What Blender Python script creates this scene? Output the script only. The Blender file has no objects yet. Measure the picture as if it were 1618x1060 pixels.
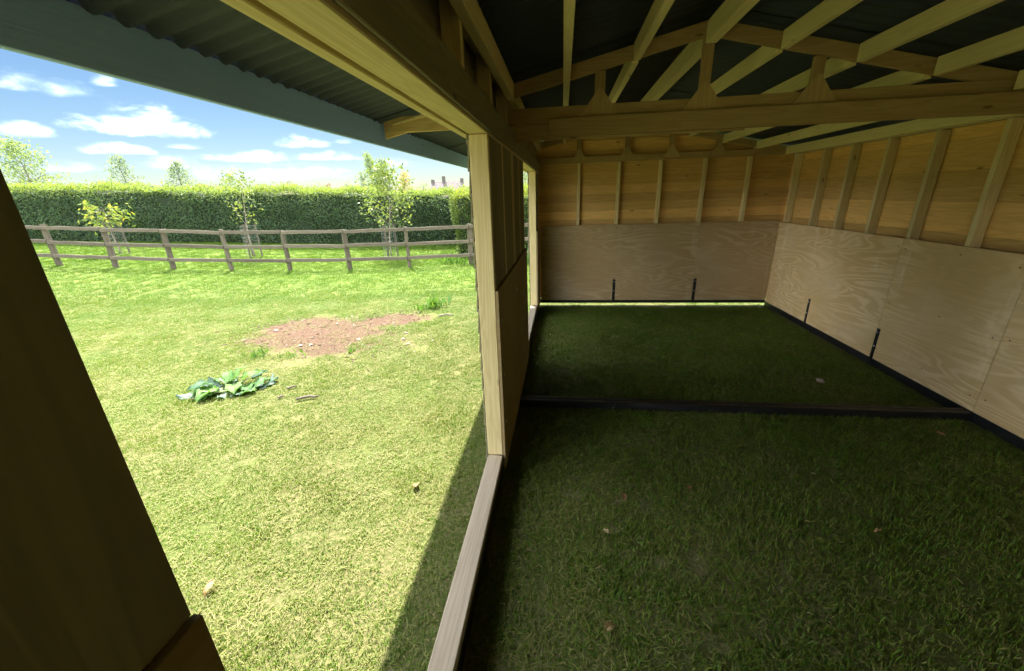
import bpy, bmesh, math, random
import numpy as np
from mathutils import Matrix, Vector

scene = bpy.context.scene
COL = scene.collection
R = math.radians

# ------------------------------------------------------------------ camera
PW, PH = 1618.0, 1060.0            # size of the photograph in pixels
CX, CY, FPX = 809.0, 530.0, 627.0  # principal point and focal length in those pixels
CAMH = 1.79
_V = np.array([889 - CX, 305 - CY, FPX]); _V /= np.linalg.norm(_V)      # direction of the shelter's length
_N = np.array([870 - CX, 2320 - CY, FPX]); _N -= _N.dot(_V) * _V; _N /= np.linalg.norm(_N)
AZ, AY = -_N, _V
AX = np.cross(_N, _V)
cam_data = bpy.data.cameras.new('camera')
cam = bpy.data.objects.new('camera', cam_data)
COL.objects.link(cam)
cam_data.sensor_width = 36.0
cam_data.lens = FPX / PW * 36.0
cam_data.clip_start = 0.02
cam_data.clip_end = 3000
m = Matrix.Identity(4)
for i, ax in enumerate((AX, AY, AZ)):
    m[i][0] = ax[0]; m[i][1] = -ax[1]; m[i][2] = -ax[2]
m.translation = (0, 0, CAMH)
cam.matrix_world = m
scene.camera = cam

def ray(px, py):
    d = np.array([px - CX, py - CY, FPX])
    return np.array([d @ AX, d @ AY, d @ AZ])
_f = np.array([AX[2], AY[2], 0.0]); FW = _f / np.linalg.norm(_f)       # horizontal view direction
RT = np.array([FW[1], -FW[0], 0.0])
def at(px, py, v):
    """point seen at pixel, at horizontal depth v in front of the camera"""
    r = ray(px, py); t = v / (r @ FW)
    return np.array([0, 0, CAMH]) + t * r
def uv_of(x, y):
    return x * RT[0] + y * RT[1], x * FW[0] + y * FW[1]
def xy_of(u, v):
    return u * RT[0] + v * FW[0], u * RT[1] + v * FW[1]
def on_ground(px, py, z=0.0):
    r = ray(px, py); t = (z - CAMH) / r[2]
    return np.array([0, 0, CAMH]) + t * r

# ------------------------------------------------------------------ sun, sky, exposure
SUNV = Vector((-0.30, 0.55, 1.0)).normalized()      # towards the sun
SUN_EL = math.asin(SUNV.z)
SUN_AZ = math.atan2(SUNV.x, SUNV.y)
scene.view_settings.view_transform = 'Standard'
scene.view_settings.look = 'None'
scene.view_settings.exposure = 3.5
scene.view_settings.gamma = 1.0
scene.view_settings.use_curve_mapping = False
ld = bpy.data.lights.new('sun', 'SUN')
ld.energy = 2.0; ld.angle = R(0.53); ld.color = (1.0, 0.95, 0.87)
sun = bpy.data.objects.new('sun', ld); COL.objects.link(sun)
sun.location = (-6, 10, 20)
sun.rotation_euler = SUNV.to_track_quat('Z', 'Y').to_euler()

world = bpy.data.worlds.new('World'); scene.world = world; world.use_nodes = True
wt = world.node_tree; wn = wt.nodes; wl = wt.links
wn.clear()
class G:
    """tiny node-building helper"""
    def __init__(s, tree): s.t = tree
    def new(s, kind, **kw):
        n = s.t.nodes.new(kind)
        for k, v in kw.items(): setattr(n, k, v)
        return n
    def put(s, sock, v):
        if isinstance(v, bpy.types.NodeSocket): s.t.links.new(v, sock)
        elif v is not None: sock.default_value = v
    def math(s, op, a, b=None, c=None, clamp=False):
        n = s.new('ShaderNodeMath', operation=op, use_clamp=clamp)
        s.put(n.inputs[0], a); s.put(n.inputs[1], b); s.put(n.inputs[2], c)
        return n.outputs[0]
    def mix(s, f, a, b, blend='MIX'):
        n = s.new('ShaderNodeMix', data_type='RGBA', blend_type=blend)
        s.put(n.inputs[0], f); s.put(n.inputs[6], a); s.put(n.inputs[7], b)
        return n.outputs[2]
    def ramp(s, f, lo, hi, a=0.0, b=1.0, smooth=True):
        n = s.new('ShaderNodeMapRange', interpolation_type='SMOOTHSTEP' if smooth else 'LINEAR')
        s.put(n.inputs[0], f); s.put(n.inputs[1], lo); s.put(n.inputs[2], hi); s.put(n.inputs[3], a); s.put(n.inputs[4], b)
        return n.outputs[0]
    def noise(s, vec, scale, detail=4.0, rough=0.5, dist=0.0):
        n = s.new('ShaderNodeTexNoise')
        if vec is not None: s.put(n.inputs['Vector'], vec)
        n.inputs['Scale'].default_value = scale; n.inputs['Detail'].default_value = detail
        n.inputs['Roughness'].default_value = rough; n.inputs['Distortion'].default_value = dist
        return n.outputs[0]
    def vec(s, x, y, z):
        n = s.new('ShaderNodeCombineXYZ')
        s.put(n.inputs[0], x); s.put(n.inputs[1], y); s.put(n.inputs[2], z)
        return n.outputs[0]
g = G(wt)
out = g.new('ShaderNodeOutputWorld'); bg = g.new('ShaderNodeBackground')
sky = g.new('ShaderNodeTexSky', sky_type='NISHITA', sun_disc=False, sun_elevation=SUN_EL, sun_rotation=SUN_AZ,
            altitude=50.0, air_density=1.0, dust_density=0.3, ozone_density=2.0)
tc = g.new('ShaderNodeTexCoord'); sx = g.new('ShaderNodeSeparateXYZ'); wl.new(tc.outputs['Generated'], sx.inputs[0])
az = g.math('ARCTAN2', sx.outputs[0], sx.outputs[1])           # azimuth from +Y, positive to +X
el = g.math('ARCSINE', sx.outputs[2])
# cumulus: flat-bottomed heaps with noisy edges, in azimuth and elevation
cv = g.vec(g.math('MULTIPLY', az, 1.0), g.math('MULTIPLY', el, 2.2), 0.0)
edge = g.noise(cv, 17.0, 6.0, 0.58, 0.25)
edge = g.math('MULTIPLY', g.math('SUBTRACT', edge, 0.5), 2.6)
def azel(px, py):
    r = ray(px, py); r = r / np.linalg.norm(r)
    return math.atan2(r[0], r[1]), math.asin(r[2])
dens = None
#          px   py(base) half width, height above the base, strength
for (px, py, hw, hh, st) in ((225, 205, 112, 44, 1.0), (60, 140, 95, 30, .8), (165, 132, 26, 18, .7), (185, 240, 75, 18, .85), (290, 233, 36, 8, .55),
                            (475, 229, 46, 20, .9), (40, 212, 62, 22, .85), (395, 252, 78, 17, .85), (520, 250, 70, 14, .8), (450, 278, 150, 26, .55),
                            (105, 268, 70, 18, .5), (270, 262, 60, 22, .5), (620, 262, 60, 16, .45), (545, 225, 18, 8, .4), (820, 262, 60, 14, .5)):
    a0, e0 = azel(px, py); a1, _ = azel(px + hw, py); _, e1 = azel(px, py - hh)
    wx = abs(a1 - a0); wy = abs(e1 - e0)
    dx = g.math('DIVIDE', g.math('SUBTRACT', az, a0), wx)
    up = g.math('SUBTRACT', el, e0)
    dy = g.math('MAXIMUM', g.math('DIVIDE', up, wy), g.math('DIVIDE', up, -wy * 0.35))
    r2 = g.math('ADD', g.math('MULTIPLY', dx, dx), g.math('MULTIPLY', dy, dy))
    d = g.math('SUBTRACT', 0.85, r2)
    d = g.math('ADD', d, edge)
    d = g.ramp(d, -0.1, 1.5, 0.0, st, smooth=False)
    dens = d if dens is None else g.math('MAXIMUM', dens, d)
# cloud field outside the view, thickened to add fill light
fv = g.vec(g.math('MULTIPLY', az, 1.5), g.math('MULTIPLY', el, 4.5), 3.7)
field = g.math('ADD', g.noise(fv, 2.6, 3.0, 0.5), g.math('MULTIPLY', edge, 0.06))
field = g.ramp(field, 0.44, 0.56, 0.0, 0.95)
inview = g.math('MULTIPLY', g.ramp(az, -1.35, -1.15), g.ramp(az, 0.3, 0.1))
inview = g.math('MULTIPLY', inview, g.ramp(el, 0.5, 0.4))
field = g.math('MULTIPLY', field, g.math('SUBTRACT', 1.0, inview))
dens = g.math('MAXIMUM', dens, field)
dens = g.math('MULTIPLY', dens, g.ramp(el, 0.0, 0.04))
dens = g.math('POWER', dens, 2.6)
shade = g.ramp(g.noise(cv, 11.0, 4.0, 0.5, 0.2), 0.35, 0.65)
ccol = g.mix(shade, (2.4, 2.7, 3.2, 1), (12.0, 12.2, 12.4, 1))
hs = g.new('ShaderNodeHueSaturation'); hs.inputs['Saturation'].default_value = 1.2; hs.inputs['Value'].default_value = 0.072
wl.new(sky.outputs[0], hs.inputs['Color'])
skyc = g.mix(g.math('MULTIPLY', dens, 0.9), hs.outputs[0], ccol)
wl.new(skyc, bg.inputs['Color']); bg.inputs['Strength'].default_value = 0.15
wl.new(bg.outputs[0], out.inputs['Surface'])

# ------------------------------------------------------------------ materials
MATS = {}
def new_mat(name):
    mt = bpy.data.materials.new(name); mt.use_nodes = True
    gg = G(mt.node_tree); b = mt.node_tree.nodes['Principled BSDF']
    MATS[name] = mt
    return mt, gg, b
def obj_coord(gg, scale=(1, 1, 1)):
    tcn = gg.new('ShaderNodeTexCoord'); oi = gg.new('ShaderNodeObjectInfo')
    add = gg.new('ShaderNodeVectorMath', operation='ADD')
    gg.t.links.new(tcn.outputs['Object'], add.inputs[0])
    sc = gg.math('MULTIPLY', oi.outputs['Random'], 37.0)
    gg.t.links.new(gg.vec(sc, gg.math('MULTIPLY', sc, 1.7), gg.math('MULTIPLY', sc, 0.6)), add.inputs[1])
    mp = gg.new('ShaderNodeMapping'); mp.inputs['Scale'].default_value = scale
    gg.t.links.new(add.outputs[0], mp.inputs['Vector'])
    return add.outputs[0], mp.outputs[0], oi.outputs['Random']
def bump(gg, b, h, strength=0.3, dist=0.002):
    n = gg.new('ShaderNodeBump'); n.inputs['Strength'].default_value = strength; n.inputs['Distance'].default_value = dist
    gg.put(n.inputs['Height'], h); gg.t.links.new(n.outputs[0], b.inputs['Normal'])
def wood(name, light, dark, knot, axis, rough=0.7, tint=0.16, grain=1.0, bumps=0.35):
    """softwood: straight grain along one local axis, knots, board-to-board tone"""
    mt, gg, b = new_mat(name + '_' + axis)
    s = {'x': (0.5, 9, 9), 'y': (9, 0.5, 9), 'z': (9, 9, 0.5)}[axis]
    k = {'x': (1.0, 3, 3), 'y': (3, 1.0, 3), 'z': (3, 3, 1.0)}[axis]
    raw, st, rnd = obj_coord(gg, s)
    mpk = gg.new('ShaderNodeMapping'); mpk.inputs['Scale'].default_value = k
    gg.t.links.new(raw, mpk.inputs['Vector'])
    big = gg.noise(st, 1.4, 3.0, 0.55, 0.6)
    rings = gg.math('FRACT', gg.math('MULTIPLY', big, 9.0))
    rings = gg.ramp(gg.math('ABSOLUTE', gg.math('SUBTRACT', rings, 0.5)), 0.05, 0.5)
    fine = gg.noise(st, 9.0, 4.0, 0.6)
    c = gg.mix(gg.math('MULTIPLY', gg.math('ADD', gg.math('MULTIPLY', rings, 0.5), gg.math('MULTIPLY', fine, 0.5)), grain), light, dark)
    vo = gg.new('ShaderNodeTexVoronoi'); vo.inputs['Scale'].default_value = 2.3
    gg.t.links.new(mpk.outputs[0], vo.inputs['Vector'])
    kn = gg.ramp(vo.outputs['Distance'], 0.10, 0.03)
    c = gg.mix(gg.math('MULTIPLY', kn, 0.8), c, knot)
    blot = gg.noise(raw, 3.0, 4.0, 0.6)
    c = gg.mix(gg.ramp(blot, 0.5, 0.75, 0.0, 0.35), c, dark)
    v = gg.ramp(rnd, 0.0, 1.0, 1.0 - tint, 1.0 + tint, smooth=False)
    c = gg.mix(1.0, c, gg.vec(v, v, v), 'MULTIPLY')
    gg.t.links.new(c, b.inputs['Base Color']); b.inputs['Roughness'].default_value = rough
    b.inputs['Specular IOR Level'].default_value = 0.25
    bump(gg, b, gg.math('ADD', fine, gg.math('MULTIPLY', rings, 0.4)), bumps, 0.0015)
    return mt
for ax in 'xyz':
    wood('pine', (.72, .60, .33, 1), (.55, .43, .21, 1), (.20, .12, .06, 1), ax)
    wood('cladding', (.76, .49, .175, 1), (.57, .34, .105, 1), (.13, .065, .03, 1), ax, tint=0.22)
    wood('truss', (.46, .33, .15, 1), (.34, .23, .095, 1), (.12, .07, .035, 1), ax)
    wood('purlin', (.90, .80, .42, 1), (.77, .66, .32, 1), (.26, .17, .09, 1), ax)
for ax in 'yz': wood('lining', (.26, .235, .145, 1), (.18, .165, .10, 1), (.08, .06, .03, 1), ax, tint=.1)  # shade of the pier and header sides put into this dark tone
wood('gusset', (.52, .38, .18, 1), (.40, .28, .12, 1), (.14, .08, .04, 1), 'z')
wood('sill', (.44, .365, .265, 1), (.32, .26, .18, 1), (.22, .13, .09, 1), 'y', rough=0.8)
wood('fascia', (.33, .50, .85, 1), (.28, .44, .77, 1), (.14, .15, .18, 1), 'y', tint=0.05, grain=.6)  # blue in the colour stands in for lens glare over grey timber
for ax in 'xz':
    wood('fence', (.155, .132, .095, 1), (.083, .07, .05, 1), (.09, .08, .06, 1), ax, rough=0.9)

def ply_mat(name, axis, tone=1.0):
    mt, gg, b = new_mat(name)
    s = {'x': (0.42, 1, 2.4), 'y': (1, 0.42, 2.4)}[axis]
    raw, st, rnd = obj_coord(gg, s)
    n1 = gg.noise(st, 1.7, 2.5, 0.4, 0.7)
    f = gg.math('SINE', gg.math('MULTIPLY', n1, 75.0))
    f = gg.ramp(f, -0.4, 1.0)
    f = gg.math('MULTIPLY', f, gg.ramp(gg.noise(raw, 1.1, 3.0, .5), .32, .62, .15, 1.0))
    s2 = {'x': (2, 1, 60), 'y': (1, 2, 60)}[axis]
    mp = gg.new('ShaderNodeMapping'); mp.inputs['Scale'].default_value = s2; gg.t.links.new(raw, mp.inputs['Vector'])
    fine = gg.noise(mp.outputs[0], 2.0, 4.0, 0.6)
    c = gg.mix(gg.math('MULTIPLY', f, 0.8), (.62, .43, .195, 1), (.82, .63, .355, 1))
    c = gg.mix(gg.ramp(fine, 0.4, 0.75, 0.0, 0.35), c, (.46, .33, .18, 1))
    blot = gg.noise(raw, 1.3, 5.0, 0.6)
    c = gg.mix(gg.ramp(blot, 0.40, 0.72, 0.0, 0.55), c, (.70, .55, .34, 1))
    # upright pale repeats of the peeled veneer
    mq = gg.new('ShaderNodeMapping'); mq.inputs['Scale'].default_value = {'x': (3.6, .1, .35), 'y': (.1, 3.6, .35)}[axis]
    gg.t.links.new(raw, mq.inputs['Vector'])
    band = gg.noise(mq.outputs[0], 1.0, 4.0, 0.7)
    c = gg.mix(gg.math('MULTIPLY', gg.ramp(band, 0.56, 0.68), gg.ramp(gg.noise(raw, 9.0, 4.0, .6), 0.35, 0.65, 0.0, 0.5)), c, (.82, .70, .50, 1))
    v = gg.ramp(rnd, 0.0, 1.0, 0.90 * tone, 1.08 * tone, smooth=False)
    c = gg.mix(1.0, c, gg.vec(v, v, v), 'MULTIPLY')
    gg.t.links.new(c, b.inputs['Base Color']); b.inputs['Roughness'].default_value = 0.75
    b.inputs['Specular IOR Level'].default_value = 0.25
    bump(gg, b, gg.math('ADD', fine, f), 0.15, 0.001)
ply_mat('plywood_x', 'x', .66); ply_mat('plywood_y', 'y'); ply_mat('shaded_pier_ply', 'y', .42)  # pier sheets toned down: shade on the piers put into their colour

mt, gg, b = new_mat('steel'); raw, st, rnd = obj_coord(gg)
n = gg.noise(raw, 14.0, 5.0, .6)
gg.t.links.new(gg.mix(gg.ramp(n, .45, .75), (.007, .007, .008, 1), (.022, .022, .021, 1)), b.inputs['Base Color'])
gg.t.links.new(gg.ramp(n, .3, .7, .32, .55), b.inputs['Roughness']); bump(gg, b, n, .1, .001)
mt, gg, b = new_mat('zinc'); b.inputs['Base Color'].default_value = (.55, .55, .55, 1); b.inputs['Metallic'].default_value = 1; b.inputs['Roughness'].default_value = .45
mt, gg, b = new_mat('roofing'); raw, st, rnd = obj_coord(gg)
n = gg.noise(raw, 60.0, 4.0, .7)
gg.t.links.new(gg.mix(n, (.020, .027, .038, 1), (.05, .065, .09, 1)), b.inputs['Base Color'])
b.inputs['Roughness'].default_value = .75; bump(gg, b, n, .4, .002)

def leaf_mat(name, cols, trans=0.45, attr='leaf_tone', rough=0.5, under=None):
    """cols: three colours mixed by a per-leaf tone attribute"""
    mt = bpy.data.materials.new(name); mt.use_nodes = True; MATS[name] = mt
    gg = G(mt.node_tree); nt = mt.node_tree; b = nt.nodes['Principled BSDF']; o = nt.nodes['Material Output']
    at_ = gg.new('ShaderNodeAttribute'); at_.attribute_name = attr
    t = at_.outputs['Fac']
    c = gg.mix(gg.ramp(t, 0.0, 0.5, smooth=False), cols[0], cols[1]); c = gg.mix(gg.ramp(t, 0.5, 1.0, smooth=False), c, cols[2])
    if under is not None:
        geo = gg.new('ShaderNodeNewGeometry'); cb = gg.mix(geo.outputs['Backfacing'], c, under)
    else: cb = c
    gg.t.links.new(cb, b.inputs['Base Color']); b.inputs['Roughness'].default_value = rough
    b.inputs['Specular IOR Level'].default_value = 0.3
    tr = gg.new('ShaderNodeBsdfTranslucent'); gg.t.links.new(gg.mix(1.0, c, (1.25, 1.15, .55, 1), 'MULTIPLY'), tr.inputs[0])
    mx = gg.new('ShaderNodeMixShader'); mx.inputs[0].default_value = trans
    gg.t.links.new(b.outputs[0], mx.inputs[1]); gg.t.links.new(tr.outputs[0], mx.inputs[2]); gg.t.links.new(mx.outputs[0], o.inputs[0])
    return mt
leaf_mat('hedge_leaf', ((.085, .15, .10, 1), (.14, .22, .115, 1), (.21, .29, .075, 1)), .45)
leaf_mat('hedge_leaf_bright', ((.05, .09, .03, 1), (.11, .17, .045, 1), (.22, .28, .06, 1)), .4)
leaf_mat('sapling_leaf', ((.08, .135, .04, 1), (.14, .205, .055, 1), (.24, .28, .085, 1)), .45)
leaf_mat('sapling_gold', ((.10, .17, .04, 1), (.18, .26, .05, 1), (.30, .30, .08, 1)), .45)
leaf_mat('far_leaf', ((.14, .21, .10, 1), (.22, .30, .14, 1), (.32, .40, .19, 1)), .4)
leaf_mat('far_blue', ((.13, .19, .14, 1), (.20, .27, .19, 1), (.29, .36, .25, 1)), .4)
leaf_mat('far_red', ((.13, .09, .07, 1), (.20, .13, .09, 1), (.28, .20, .13, 1)), .4)
leaf_mat('far_gold', ((.28, .22, .10, 1), (.40, .32, .15, 1), (.50, .42, .22, 1)), .4)
leaf_mat('big_leaf', ((.04, .10, .05, 1), (.07, .16, .06, 1), (.13, .27, .05, 1)), .35, rough=.6, under=(.20, .28, .23, 1))
leaf_mat('weed_leaf', ((.06, .15, .03, 1), (.10, .22, .04, 1), (.17, .30, .06, 1)), .4)
leaf_mat('fallen_leaf', ((.30, .17, .07, 1), (.42, .27, .13, 1), (.52, .40, .22, 1)), .2)
leaf_mat('dry_chip', ((.09, .055, .035, 1), (.20, .145, .09, 1), (.36, .29, .20, 1)), .1)
leaf_mat('petal', ((.20, .14, .45, 1), (.28, .20, .55, 1), (.4, .3, .6, 1)), .3)
mt, gg, b = new_mat('bark'); raw, st, rnd = obj_coord(gg, (6, 6, 1)); n = gg.noise(st, 6.0, 5.0, .6)
gg.t.links.new(gg.mix(n, (.07, .055, .04, 1), (.20, .17, .13, 1)), b.inputs['Base Color']); b.inputs['Roughness'].default_value = .9; bump(gg, b, n, .5, .004)
mt, gg, b = new_mat('pale_bark'); raw, st, rnd = obj_coord(gg, (3, 3, 9)); n = gg.noise(st, 5.0, 4.0, .6)
gg.t.links.new(gg.mix(n, (.16, .13, .10, 1), (.34, .30, .24, 1)), b.inputs['Base Color']); b.inputs['Roughness'].default_value = .85
mt, gg, b = new_mat('wire'); b.inputs['Base Color'].default_value = (.28, .29, .28, 1); b.inputs['Metallic'].default_value = .6; b.inputs['Roughness'].default_value = .55
mt, gg, b = new_mat('hedge_core'); n = gg.noise(None, 9.0, 4.0, .6)
gg.t.links.new(gg.mix(n, (.012, .022, .010, 1), (.035, .055, .022, 1)), b.inputs['Base Color']); b.inputs['Roughness'].default_value = 1
mt, gg, b = new_mat('stalk'); raw, st, rnd = obj_coord(gg); n = gg.noise(raw, 20.0, 3.0, .5)
gg.t.links.new(gg.mix(n, (.22, .32, .12, 1), (.42, .42, .22, 1)), b.inputs['Base Color']); b.inputs['Roughness'].default_value = .5
mt, gg, b = new_mat('stone'); raw, st, rnd = obj_coord(gg); n = gg.noise(raw, 25.0, 5.0, .6)
gg.t.links.new(gg.mix(n, (.24, .15, .10, 1), (.45, .36, .28, 1)), b.inputs['Base Color']); b.inputs['Roughness'].default_value = .9; bump(gg, b, n, .5, .004)
mt, gg, b = new_mat('render_wall'); raw, st, rnd = obj_coord(gg); n = gg.noise(raw, 2.0, 5.0, .6)
gg.t.links.new(gg.mix(n, (.42, .32, .26, 1), (.50, .40, .33, 1)), b.inputs['Base Color']); b.inputs['Roughness'].default_value = .9
mt, gg, b = new_mat('roof_tile'); raw, st, rnd = obj_coord(gg, (1, 1, 5)); n = gg.noise(st, 4.0, 5.0, .6)
gg.t.links.new(gg.mix(n, (.085, .07, .068, 1), (.12, .10, .10, 1)), b.inputs['Base Color']); b.inputs['Roughness'].default_value = .9
mt, gg, b = new_mat('window_glass'); b.inputs['Base Color'].default_value = (.03, .04, .05, 1); b.inputs['Roughness'].default_value = .08

# bare-soil patch: shape shared by the ground material and by the grass that leaves it free
SOIL = [(-3.40, 5.05, 1.40, .82, -.30), (-2.75, 5.65, .75, .42, .2), (-2.95, 4.45, .42, .30, .5), (-4.05, 4.65, .55, .22, .1)]
def soil_amount(x, y):
    best = -9
    for (sx_, sy_, a, b_, th) in SOIL:
        dx, dy = x - sx_, y - sy_
        c, s = math.cos(th), math.sin(th)
        p, q = (dx * c + dy * s) / a, (-dx * s + dy * c) / b_
        best = max(best, 1 - math.hypot(p, q))
    return best
mt, gg, b = new_mat('turf')
geo = gg.new('ShaderNodeNewGeometry'); pos = geo.outputs['Position']
sp = gg.new('ShaderNodeSeparateXYZ'); gg.t.links.new(pos, sp.inputs[0])
n1 = gg.noise(pos, 1.1, 4.0, .6); n2 = gg.noise(pos, 40.0, 5.0, .7); n3 = gg.noise(pos, 220.0, 3.0, .7)
c = gg.mix(gg.ramp(n2, .35, .65), (.11, .125, .035, 1), (.24, .215, .10, 1))
c = gg.mix(gg.ramp(n1, .4, .65, 0, .6), c, (.10, .15, .03, 1))
far = gg.ramp(sp.outputs[1], 6.0, 9.5)
c = gg.mix(gg.math('MULTIPLY', far, .75), c, (.13, .20, .03, 1))
sm = None
for (sx_, sy_, a, b_, th) in SOIL:
    dx = gg.math('SUBTRACT', sp.outputs[0], sx_); dy = gg.math('SUBTRACT', sp.outputs[1], sy_)
    cc, ss = math.cos(th), math.sin(th)
    p = gg.math('DIVIDE', gg.math('ADD', gg.math('MULTIPLY', dx, cc), gg.math('MULTIPLY', dy, ss)), a)
    q = gg.math('DIVIDE', gg.math('SUBTRACT', gg.math('MULTIPLY', dy, cc), gg.math('MULTIPLY', dx, ss)), b_)
    r_ = gg.math('SUBTRACT', 1.0, gg.math('SQRT', gg.math('ADD', gg.math('MULTIPLY', p, p), gg.math('MULTIPLY', q, q))))
    sm = r_ if sm is None else gg.math('MAXIMUM', sm, r_)
sm = gg.math('ADD', sm, gg.math('MULTIPLY', gg.math('SUBTRACT', gg.noise(pos, 5.0, 6.0, .65), .5), 1.3))
soilc = gg.mix(gg.ramp(n2, .3, .7), (.098, .056, .036, 1), (.155, .105, .070, 1))
soilc = gg.mix(gg.ramp(n3, .55, .75, 0, .6), soilc, (.24, .185, .13, 1))
c = gg.mix(gg.ramp(sm, -.12, .38), c, soilc)
gg.t.links.new(c, b.inputs['Base Color']); b.inputs['Roughness'].default_value = 1.0; b.inputs['Specular IOR Level'].default_value = .1
bump(gg, b, gg.math('ADD', n2, n3), .8, .02)

# grass blades: green to straw by blade, drift of tone over the lawn
def grass_mat():
    mt = bpy.data.materials.new('grass_blade'); mt.use_nodes = True; MATS['grass_blade'] = mt
    gg = G(mt.node_tree); nt = mt.node_tree; b = nt.nodes['Principled BSDF']; o = nt.nodes['Material Output']
    a = gg.new('ShaderNodeAttribute'); a.attribute_name = 'leaf_tone'; t = a.outputs['Fac']
    geo = gg.new('ShaderNodeNewGeometry'); pos = geo.outputs['Position']
    sp = gg.new('ShaderNodeSeparateXYZ'); gg.t.links.new(pos, sp.inputs[0])
    drift = gg.noise(pos, 1.3, 4.0, .6)
    drift2 = gg.noise(pos, 6.0, 3.0, .6)
    lush = gg.math('MAXIMUM', gg.ramp(sp.outputs[1], 2.5, 9.0), gg.ramp(sp.outputs[0], -.5, -.3, 0.0, .25))
    tt = gg.math('ADD', t, gg.math('MULTIPLY', gg.math('SUBTRACT', drift, .5), 0.95))
    tt = gg.math('ADD', tt, gg.math('MULTIPLY', gg.math('SUBTRACT', drift2, .5), 0.5))
    tt = gg.math('SUBTRACT', tt, gg.math('MULTIPLY', lush, 0.30))
    c = gg.mix(gg.ramp(tt, 0.0, 0.45, smooth=False), (.078, .165, .016, 1), (.14, .222, .016, 1))
    c = gg.mix(gg.ramp(tt, 0.45, 0.8, smooth=False), c, (.265, .25, .088, 1))
    gg.t.links.new(c, b.inputs['Base Color']); b.inputs['Roughness'].default_value = .55; b.inputs['Specular IOR Level'].default_value = .25
    tr = gg.new('ShaderNodeBsdfTranslucent'); gg.t.links.new(gg.mix(1.0, c, (1.2, 1.15, .6, 1), 'MULTIPLY'), tr.inputs[0])
    mx = gg.new('ShaderNodeMixShader'); mx.inputs[0].default_value = .35
    gg.t.links.new(b.outputs[0], mx.inputs[1]); gg.t.links.new(tr.outputs[0], mx.inputs[2]); gg.t.links.new(mx.outputs[0], o.inputs[0])
grass_mat()

# ------------------------------------------------------------------ object helpers
WORLD = {}
def link(o, parent=None, loc=(0, 0, 0)):
    COL.objects.link(o); WORLD[o] = Vector(loc)
    if parent is not None:
        o.parent = parent; o.location = Vector(loc) - WORLD[parent]
    else: o.location = loc
    return o
def empty(name, loc, label, cat, group=None):
    o = bpy.data.objects.new(name, None); o.empty_display_size = .2
    link(o, None, loc); tag(o, label, cat, group); return o
def tag(o, label=None, cat=None, group=None, kind=None):
    if label: o['label'] = label
    if cat: o['category'] = cat
    if group: o['group'] = group
    if kind: o['kind'] = kind
    return o
def mesh_obj(name, me, mat, parent=None, loc=(0, 0, 0), rot=None):
    if mat and not me.materials: me.materials.append(MATS[mat])
    o = bpy.data.objects.new(name, me); link(o, parent, loc)
    if rot: o.rotation_euler = rot
    return o
BOXES = {}
def box(name, lo, hi, mat, parent=None, bev=.003, rot=None):
    """box between two corners, edges slightly eased"""
    lo, hi = Vector(lo), Vector(hi); d = hi - lo; c = (lo + hi) / 2
    key = (round(d.x, 4), round(d.y, 4), round(d.z, 4), mat, bev)
    me = BOXES.get(key)
    if me is None:
        bm = bmesh.new(); bmesh.ops.create_cube(bm, size=1.0)
        bmesh.ops.scale(bm, vec=d, verts=bm.verts)
        if bev: bmesh.ops.bevel(bm, geom=list(bm.edges), offset=min(bev, min(d) * .3), segments=1, affect='EDGES', profile=.5)
        me = bpy.data.meshes.new(name); bm.to_mesh(me); bm.free(); BOXES[key] = me
    return mesh_obj(name, me, mat, parent, c, rot)
def poly_prism(name, pts, axis, a, b_, mat, parent=None):
    """prism: 2D outline pts (in the two other axes) from a to b_ along axis"""
    vs = []
    for w in (a, b_):
        for (p, q) in pts:
            vs.append({'x': (w, p, q), 'y': (p, w, q), 'z': (p, q, w)}[axis])
    n = len(pts); fs = [tuple(range(n))[::-1], tuple(range(n, 2 * n))] + [(i, (i + 1) % n, n + (i + 1) % n, n + i) for i in range(n)]
    c = Vector((0, 0, 0))
    for v in vs: c += Vector(v)
    c /= len(vs)
    me = bpy.data.meshes.new(name); me.from_pydata([tuple(Vector(v) - c) for v in vs], [], fs)
    bm = bmesh.new(); bm.from_mesh(me); bmesh.ops.recalc_face_normals(bm, faces=bm.faces); bm.to_mesh(me); bm.free()
    return mesh_obj(name, me, mat, parent, c)
def tube_rings(vs, fs, path, rad, n=6):
    base = len(vs)
    for i, p in enumerate(path):
        p = Vector(p)
        t = (Vector(path[min(i + 1, len(path) - 1)]) - Vector(path[max(i - 1, 0)])).normalized()
        a = t.orthogonal().normalized(); b_ = t.cross(a)
        for k in range(n):
            an = 2 * math.pi * k / n
            vs.append(tuple(p + (a * math.cos(an) + b_ * math.sin(an)) * rad[i]))
    for i in range(len(path) - 1):
        for k in range(n):
            fs.append((base + i * n + k, base + i * n + (k + 1) % n, base + (i + 1) * n + (k + 1) % n, base + (i + 1) * n + k))
    fs.append(tuple(base + k for k in range(n))[::-1]); fs.append(tuple(base + (len(path) - 1) * n + k for k in range(n)))
def mesh_from(name, vs, fs, smooth=False):
    me = bpy.data.meshes.new(name); me.from_pydata(vs, [], fs)
    if smooth: me.polygons.foreach_set('use_smooth', [True] * len(me.polygons))
    return me
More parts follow.
